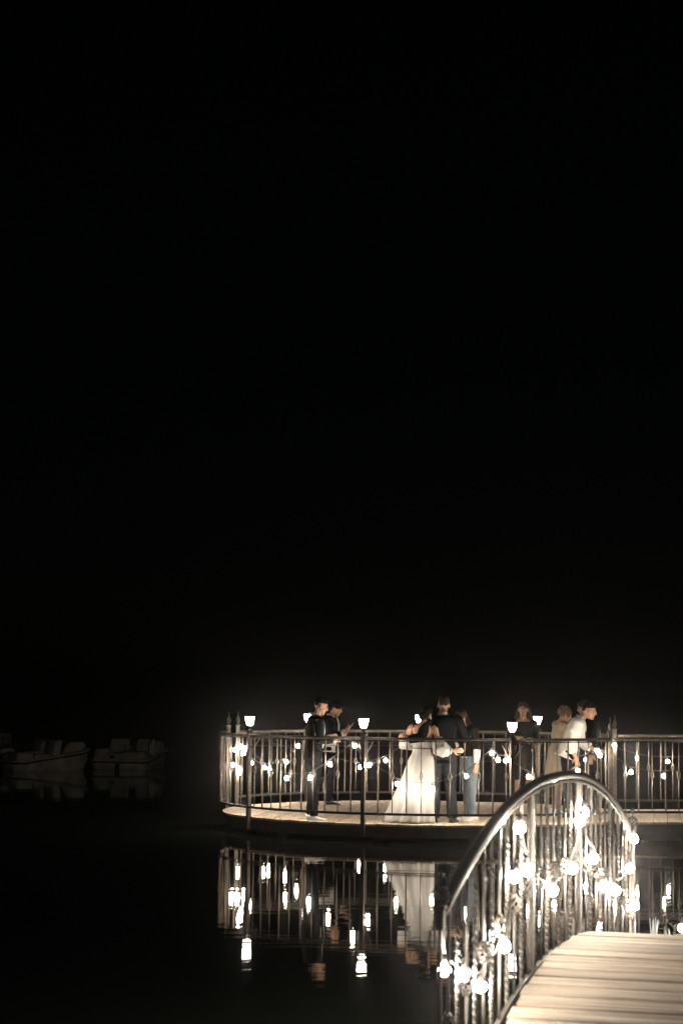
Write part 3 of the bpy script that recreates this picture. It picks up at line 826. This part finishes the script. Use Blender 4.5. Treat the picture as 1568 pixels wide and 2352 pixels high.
# 2 man with white card, beyond him
def fit2(P, root, hp):
    trousers(P, root, M_SUIT); top(P, root, 'shirt', M_WHITE, .028, .89, hem=(.125, .18), frac=1.0)
    top(P, root, 'jacket', M_SUIT, .040, 1.07, frac=.93, hem=(.10, .148)); collar(P, root, M_WHITE, .066)
    panel(P, root, 'shirt_front', M_WHITE, [(z, a * 1.1, c * 1.1, x + .03) for z, a, c, x in FRONT if z > 1.05])
    for sd in (1, -1): shoe(P, sd, M_SHOEB, root)
p = atz(750, 1849, 0)
q2 = person('man in black jacket over a long white shirt, holding up a white card', (p.x, p.y, 0), R(-8),
       Pose(1.70, lean=.10, head=(.04, 0, -.02), arms={1: ((.05, .25, 1.13), (.29, .1, 1.22), (.6, -.1, .8)), -1: ((.06, -.25, 1.12), (.27, -.1, 1.18), (.7, .15, .7))},
            feet={1: ((.03, .09, .5), (.02, .1, .085), .1, 0), -1: ((-.06, -.09, .52), (-.22, -.1, .17), -.1, .75)}),
       fit2, (M_HAIRD, 'mop'), face=(1, -.1, 0), nod=.35, hands={1: {'n': (-.6, -1, .2), 'curl': .5}, -1: {'n': (-.6, 1, .2), 'curl': .5}})
cd = MB(); cd.box((0, 0, 0), .006, .075, .15, Matrix.Rotation(R(35), 3, 'Y'))
cq = Matrix.Rotation(R(-8), 3, 'Z') @ V(.385, 0, 1.275)
tag(cd.build('card', M_PAPER, None, (p.x + cq.x, p.y + cq.y, cq.z), smooth=False), 'small white card held in the hands of the shorter man on the left', 'card')
# 3 bride
def gown(P, root, hp):
    b = MB(); rings = []; n = 72
    for (z, cx, cy, rx, ry, am) in ((1.235, .0, 0, .108, .142, 0), (1.17, .0, 0, .110, .142, 0), (1.08, 0, 0, .098, .128, .0), (1.0, -.005, 0, .115, .15, .01), (.9, -.01, .01, .15, .19, .02),
                                (.72, -.015, .035, .185, .215, .04), (.5, -.03, .07, .22, .25, .065), (.3, -.04, .105, .255, .29, .085), (.14, -.045, .13, .28, .32, .095), (.05, -.055, .14, .28, .325, .09), (.012, -.06, .15, .29, .345, .10)):
        ring = []
        for j in range(n):
            a = 2 * PI * j / n
            f_ = 1 + am * (1.1 * math.sin(a * 9 + 1.6 * math.sin(2 * a + .5) + z) + .6 * math.sin(a * 17 + 2 * math.sin(3 * a) + z * 2))
            ring.append(V(cx + rx * f_ * math.cos(a), cy + ry * f_ * math.sin(a), z * P.k))
        rings.append(ring)
    b.rings(rings); d = b.build('wedding_dress', M_GOWN, root)
    b = MB()
    b.rings([[V((rx) * math.cos(2 * PI * j / 32), ry * math.sin(2 * PI * j / 32), z * P.k) for j in range(32)] for z, rx, ry in ((1.09, .1, .13), (1.105, .102, .132), (1.075, .103, .133), (1.06, .1, .13))])
    b.build('waist_seam', M_GOWN, d)
    for sd in (1, -1):
        el, wr, hd = P.arm[sd]; sh = P.sh[sd]
        b = MB()
        s0 = sh.lerp(el, .52)
        pts = [s0, sh.lerp(el, .62), sh.lerp(el, .85), el + V(0, 0, -.02), el.lerp(wr, .3) + V(0, 0, -.03), el.lerp(wr, .6) + V(0, 0, -.015), el.lerp(wr, .82), el.lerp(wr, .86), el.lerp(wr, .93)]
        b.tube(pts, [.06, .082, .10, .112, .108, .086, .045, .034, .05], 18, up=V(.3, .1, 1))
        remesh(b, 'puff_sleeve', M_GOWN, .012, 3, root, .016, 14)
    e = MB(); e.ell(hp(-.005, .088, -.05), .008, .008, .02, 8, 6); e.ell(hp(-.005, -.088, -.05), .008, .008, .02, 8, 6); e.build('earrings', M_PAPER, root)
    for sd in (1, -1): shoe(P, sd, M_SHOEW, root)
pb = atz(967, 1889, 0); pb.y = 28.32
person('bride with dark updo in a long white puff-sleeved gown', (pb.x, pb.y, 0), R(78),
       Pose(1.66, True, lean=.03, side=-.03, head=(.03, -.035, -.03), arms={1: ((.1, .27, 1.19), (.24, .10, 1.24), (.8, -.5, .1)), -1: ((-.02, -.27, 1.12), (-.02, -.47, 1.07), (.05, -1, .03))}),
       gown, (M_HAIRD, 'updo'), face=(1, -.55, 0), nod=.15, hands={-1: {'n': (1, 0, 0), 'curl': .25}})
# 4 groom
def fit4(P, root, hp):
    trousers(P, root, M_TROU, .016, .075); top(P, root, 'jacket', M_SUIT, .024, .80, hem=(.12, .175)); collar(P, root, M_WHITE, .064)
    for sd in (1, -1): shoe(P, sd, M_SHOEB, root)
pg = atz(1016, 1890, 0); pg.y = 28.42
person('man in a dark suit seen from behind, his arm round the bride', (pg.x, pg.y, 0), R(86),
       Pose(1.80, lean=.05, head=(.02, -.01, -.02), arms={1: ((-.25, .29, 1.17), (-.29, .47, 1.13), (.2, .9, .5)), -1: ((.04, -.30, 1.16), (.26, -.32, 1.2), (.8, .1, .1))},
            feet={1: ((.01, .10, .5), (-.01, .11, .085), .25, 0), -1: ((.02, -.11, .5), (.0, -.14, .085), -.3, 0)}),
       fit4, (M_HAIRB, 'crop'), face=(1, .05, 0), nod=.2, hands={1: {'n': (1, 0, 0), 'curl': .35}})
# 5 woman in jeans
def fit5(P, root, hp):
    trousers(P, root, M_JEAN, .014, .055); top(P, root, 'blouse', M_WHITE, .014, .98, frac=1.0); top(P, root, 'jacket', M_BLKDR, .028, 1.0, frac=.62)
    for sd in (1, -1): shoe(P, sd, M_SHOEW, root, True)
p5 = atz(1072, 1885, 0)
person('woman in light blue jeans and white sneakers leaning on the dark-suited man', (p5.x + .05, p5.y + .12, 0), R(203),
       Pose(1.62, True, lean=.12, head=(.06, .0, -.03), arms={1: ((.0, .24, 1.13), (.03, .27, .88), (.2, .1, -.9)), -1: ((.12, -.2, 1.16), (.32, -.1, 1.2), (1, .2, .1))}),
       fit5, (M_HAIRB, 'long'), face=(1, .95, 0), nod=.2, tilt=-.2)
# 6 woman in a dark dress
def dress(m, zh, rx, ry, frac, name='dress'):
    def f(P, root, hp):
        b = MB(); n = 40
        secs = [(0, zh, rx, ry), (0, (zh + .9) / 2, (rx + .13) / 2, (ry + .19) / 2)] + [s_ for s_ in TORSO_F if .9 < s_[1] < 1.45]
        rings = []
        for (x, z, a_, c_) in secs:
            rings.append([(P.up((x + (a_ + .014) * math.cos(2 * PI * j / n) * (1 + (.05 * math.sin(8 * 2 * PI * j / n) if z < .88 else 0)), (c_ + .014) * math.sin(2 * PI * j / n) * (1 + (.05 * math.sin(8 * 2 * PI * j / n) if z < .88 else 0)), z)) if z > .9 else
                           V(x + (a_ + .014) * math.cos(2 * PI * j / n) * (1 + .05 * math.sin(16 * PI * j / n)), (c_ + .014) * math.sin(2 * PI * j / n) * (1 + .05 * math.sin(16 * PI * j / n)), z) * P.k) for j in range(n)])
        b.rings(rings)
        for sd in (1, -1): sleeve(b, P, sd, .008, frac)
        remesh(b, name, m, .011, 2, root, .005, 12)
    return f
def fit6(P, root, hp):
    dress(M_BLKDR, .46, .15, .21, 1.0)(P, root, hp)
    for sd in (1, -1): shoe(P, sd, M_SHOEW, root)
p = atz(1200, 1855, 0)
person('long-haired woman in a dark knee-length dress facing the bridge, arms folded', (p.x, p.y, 0), R(-92),
       Pose(1.70, True, lean=.0, arms={1: ((.07, .23, 1.12), (.21, -.02, 1.15), (.2, -1, .05)), -1: ((.07, -.23, 1.12), (.22, .02, 1.12), (.2, 1, .1))}),
       fit6, (M_HAIRL, 'long'), face=(1, -.2, 0), nod=-.05)
# 7 woman in beige
def fit7(P, root, hp):
    dress(M_BEIGE, .62, .17, .235, .95)(P, root, hp)
    for sd in (1, -1): shoe(P, sd, M_SHOEW, root)
p = atz(1279, 1871, 0)
person('curly-haired woman in a beige dress hugging the white-shirted man', (p.x, p.y + .1, 0), R(14),
       Pose(1.68, True, lean=.12, head=(.03, -.01, -.045), arms={1: ((.10, .30, 1.36), (.26, .12, 1.34), (1, -.4, 0)), -1: ((.16, -.24, 1.25), (.32, -.12, 1.27), (1, .2, 0))}),
       fit7, (M_HAIRF, 'curls'), face=(1, -.1, 0), nod=.35)
# 8 man in a white shirt
def fit8(P, root, hp):
    trousers(P, root, M_SUIT); top(P, root, 'shirt', M_WHITE, .030, .86, frac=.86, hem=(.15, .20), disp=.008); collar(P, root, M_WHITE, .066)
    for sd in (1, -1): shoe(P, sd, M_SHOEB, root)
p = atz(1303, 1877, 0)
person('man in a white shirt leaning forward, facing right', (p.x, p.y, 0), R(-4),
       Pose(1.78, lean=.36, head=(.05, 0, -.02), arms={1: ((.20, .24, 1.08), (.40, .20, .98), (1, 0, -.3)), -1: ((.02, -.27, 1.08), (.10, -.25, .88), (.3, 0, -1))}),
       fit8, (M_HAIRD, 'crop'), face=(1, -.1, 0), nod=.22)
# 9 man in black behind him
def fit9(P, root, hp):
    trousers(P, root, M_SUIT); top(P, root, 'jacket', M_SUIT, .022, .82)
    for sd in (1, -1): shoe(P, sd, M_SHOEB, root)
p = atz(1362, 1864, 0)
person('person in black hugging the white-shirted man from his far side', (p.x, p.y, 0), R(172),
       Pose(1.76, lean=.1, head=(.04, 0, -.02), arms={1: ((.0, .27, 1.12), (.03, .27, .88), (.1, 0, -1)), -1: ((.14, -.24, 1.2), (.34, -.12, 1.22), (1, .1, 0))}),
       fit9, (M_HAIRB, 'mop'), face=(1, .2, 0), nod=.1)

bpy.data.batch_remove(JUNK + [SCRATCH])
# ------------------------------------------------------------------ pedal boats
def rrect(L, W, r, n=6, bow=0.0):
    out = []
    for (cx, cy, a0) in ((L / 2 - r, W / 2 - r, 0), (-L / 2 + r, W / 2 - r, 90), (-L / 2 + r, -W / 2 + r, 180), (L / 2 - r, -W / 2 + r, 270)):
        for i in range(n + 1):
            a = R(a0 + 90 * i / n); out.append((cx + r * math.cos(a), cy + r * math.sin(a)))
    return out
def pedal_boat(label, loc, rz):
    """+x is the raised bow; the flat stern with its two engine pods is at -x"""
    t = thing('pedal_boat', label, 'pedal boat', loc, rz, 'pedal boats moored on the left')
    t.scale = (.94, .94, .92)
    L, W = 2.45, 1.76
    def sheer(x): return 0.34 * max(0.0, (x / L + .5)) ** 2.2
    def ring(f, z, rise=1.0):
        out = []
        for x, y in rrect(L, W, .3, 7):
            tap = 1 - .16 * max(0, x / L + .1) ** 1.5
            out.append(V(x * f, y * f * tap, z + sheer(x) * rise))
        return out
    b = MB(); b.rings([ring(.78, -.18, .1), ring(.89, -.06, .3), ring(.945, .08, .8), ring(.965, .205), ring(.90, .21)])
    h = b.build('hull', M_BOAT, t)
    b = MB(); b.rings([ring(.968, .185), ring(.99, .188), ring(.99, .222), ring(.968, .224)], cap=False); b.build('rubber_band', M_BOATD, h)
    b = MB(); b.rings([ring(.975, .226), ring(1.0, .232), ring(1.005, .268), ring(.985, .292), ring(.91, .298), ring(.87, .26), ring(.85, .20, .5), ring(.3, .20, .3)]); b.build('deck_rim', M_BOAT, t)
    def pod(name, c, s, z0, z1, taper, lean=0.0, r=.1, par=t, round_=.12):
        b = MB(); rings = []
        for u in (0, .12, .5, .8, .92, .98, 1):
            f = 1 - taper * u - {.92: .03, .98: .08, 1: .2}.get(u, 0)
            rings.append([V(c[0] + x * f + lean * u, c[1] + y * f, z0 + (z1 - z0) * u) for x, y in rrect(s[0], s[1], min(r, s[0] / 2.1, s[1] / 2.1), 4)])
        b.rings(rings); return b.build(name, M_BOAT, par)
    pod('stern_pod', (-.88, .52, 0), (.52, .5), .22, .60, .14, .04)
    pod('stern_pod', (-.86, -.42, 0), (.55, .74), .22, .52, .10, .04)
    lk = pod('stern_locker', (-.92, .1, 0), (.42, .6), .22, .47, .06)
    b = MB(); b.box((-1.125, .16, .36), .012, .15, .085); b.build('locker_hole_shade', M_BOATD, lk, smooth=False)  # dark plate standing in for the shade inside an opening
    for sy in (1, -1):
        pod('seat', (-.28, sy * .40, 0), (.56, .58), .22, .46, .06)
        pod('backrest', (.12, sy * .40, 0), (.26, .64), .24, .86, .14, .12)
        pod('bow_arch', (.72, sy * .54, 0), (.9, .42), .26, .80, .42, .1, .2)
    pod('centre_console', (-.2, 0, 0), (.9, .18), .22, .52, .15)
    pod('bow_deck', (.95, 0, 0), (.45, 1.0), .26, .66, .25, .05)
    for sy in (1, -1):
        b = MB(); b.tube([(-.62, sy * .74, .30), (-.52, sy * .72, .72), (-.3, sy * .70, .83), (.02, sy * .70, .9), (.16, sy * .7, .82)], .014, 8); b.build('hand_rail', M_BOATD, t)
    for q in (-.02,):
        b = MB(); b.box((-1.20, q, .06), .03, .13, .22); b.build('fender', M_BOATD, h, smooth=False)
    b = MB(); b.tube([(-.45, 0, .5), (-.5, 0, .7)], .012, 8); b.ell((-.5, 0, .71), .025, .025, .025); b.build('steering_lever', M_BOATD, t)
    return t
p = atz(268, 1768, WZ)
pedal_boat('white pedal boat moored square on, nearest the lit platform', (p.x + .25, p.y + 1.15, WZ), R(77))
p = atz(66, 1772, WZ)
pedal_boat('white pedal boat turned with its corner towards us, left of the square-on one', (p.x + .1, p.y + 1.35, WZ), R(36))
p = atz(-38, 1750, WZ)
pedal_boat('white pedal boat cut off by the left edge of the picture', (p.x, p.y + 2.0, WZ), R(130))

# ------------------------------------------------------------------ plants and stones on the islet
def blades(b, c, n, h0, h1, spread, w, seed, droop=.25):
    r_ = random.Random(seed)
    for i in range(n):
        a = r_.uniform(0, 2 * PI); L = r_.uniform(h0, h1); sp = r_.uniform(.15, 1) * spread
        d = V(math.cos(a), math.sin(a), 0); sd_ = V(-d.y, d.x, 0); pts = []
        for u in (0, .35, .7, 1):
            p_ = Vector(c) + d * (L * sp * (u + .4 * u * u)) + V(0, 0, L * (u - droop * sp * u * u))
            ww = w * (1 - .25 * u) if u < 1 else .002
            pts.append((p_ - sd_ * ww / 2, p_ + V(0, 0, -.004) + d * .004, p_ + sd_ * ww / 2))
        vs = [q for tr in pts for q in tr]; fs = []
        for k_ in range(3):
            o = k_ * 3; fs += [(o, o + 1, o + 4, o + 3), (o + 1, o + 2, o + 5, o + 4)]
        b.add(vs, fs)
GZ = BZ - .02
def spiky(label, x, y, n, h0, h1, spread, seed):
    t = thing('spiky_plant', label, 'plant', (x, y, GZ), 0, 'spiky plants by the bridge end')
    b = MB(); blades(b, (0, 0, 0), n, h0, h1, spread, .022, seed); b.build('leaves', M_SILV, t)
    b = MB(); b.ell((0, 0, .015), .05, .05, .04); b.build('root_crown', M_STEM, t)
q = aty(1500, 2120, 14.3)
spiky('tall upright silvery spiky plant beyond the bridge crest', q.x, 14.3, 16, .26, .38, .12, 1)
q = aty(1522, 2120, 14.25)
spiky('thin splayed silvery plant right of the tall upright one', q.x, 14.2, 4, .16, .26, .5, 2)
q = aty(1552, 2120, 14.7)
spiky('low silvery tuft beside the bulb at the right picture edge', q.x, 14.9, 7, .16, .25, .6, 5)
b = MB(); r_ = random.Random(11)
for i in range(2600):
    a = r_.uniform(0, 2 * PI); rr = math.sqrt(r_.uniform(0, 1)); x = 4.75 + 2.35 * rr * math.cos(a); y = 15.2 + 1.75 * rr * math.sin(a)
    hh = r_.uniform(.06, .24) * (1.35 if noise.noise(V(x * 1.7, y * 1.7, 0)) > .0 else .85)
    c = V(x, y, GZ + hh); d = V(r_.uniform(-1, 1), r_.uniform(-1, 1), r_.uniform(.1, 1)).normalized(); e = d.orthogonal().normalized(); f_ = d.cross(e); s_ = r_.uniform(.018, .036)
    b.add([c - e * s_, c + f_ * s_ * .5, c + e * s_, c - f_ * s_ * .5], [(0, 1, 2, 3)])
    if i % 5 == 0: b.tube([(x, y, GZ - .01), c], .003, 4, up=V(1, 0, 0))
tag(b.build('ground_cover', M_LEAF), kind='stuff', label='low leafy ground cover beyond the bridge crest', cat='ground cover')
b = MB()
for i in range(420):
    a = r_.uniform(0, 2 * PI); rr = math.sqrt(r_.uniform(0.1, 1)); x = 4.75 + 2.45 * rr * math.cos(a); y = 15.2 + 1.85 * rr * math.sin(a); s_ = r_.uniform(.02, .06)
    b.ell((x, y, GZ + s_ * .3), s_, s_ * r_.uniform(.6, 1), s_ * .6, 7, 5, Matrix.Rotation(r_.uniform(0, 6), 3, 'Z'))
tag(b.build('pebbles', M_STONE), kind='stuff', label='pale pebbles scattered on the islet ground', cat='pebbles')
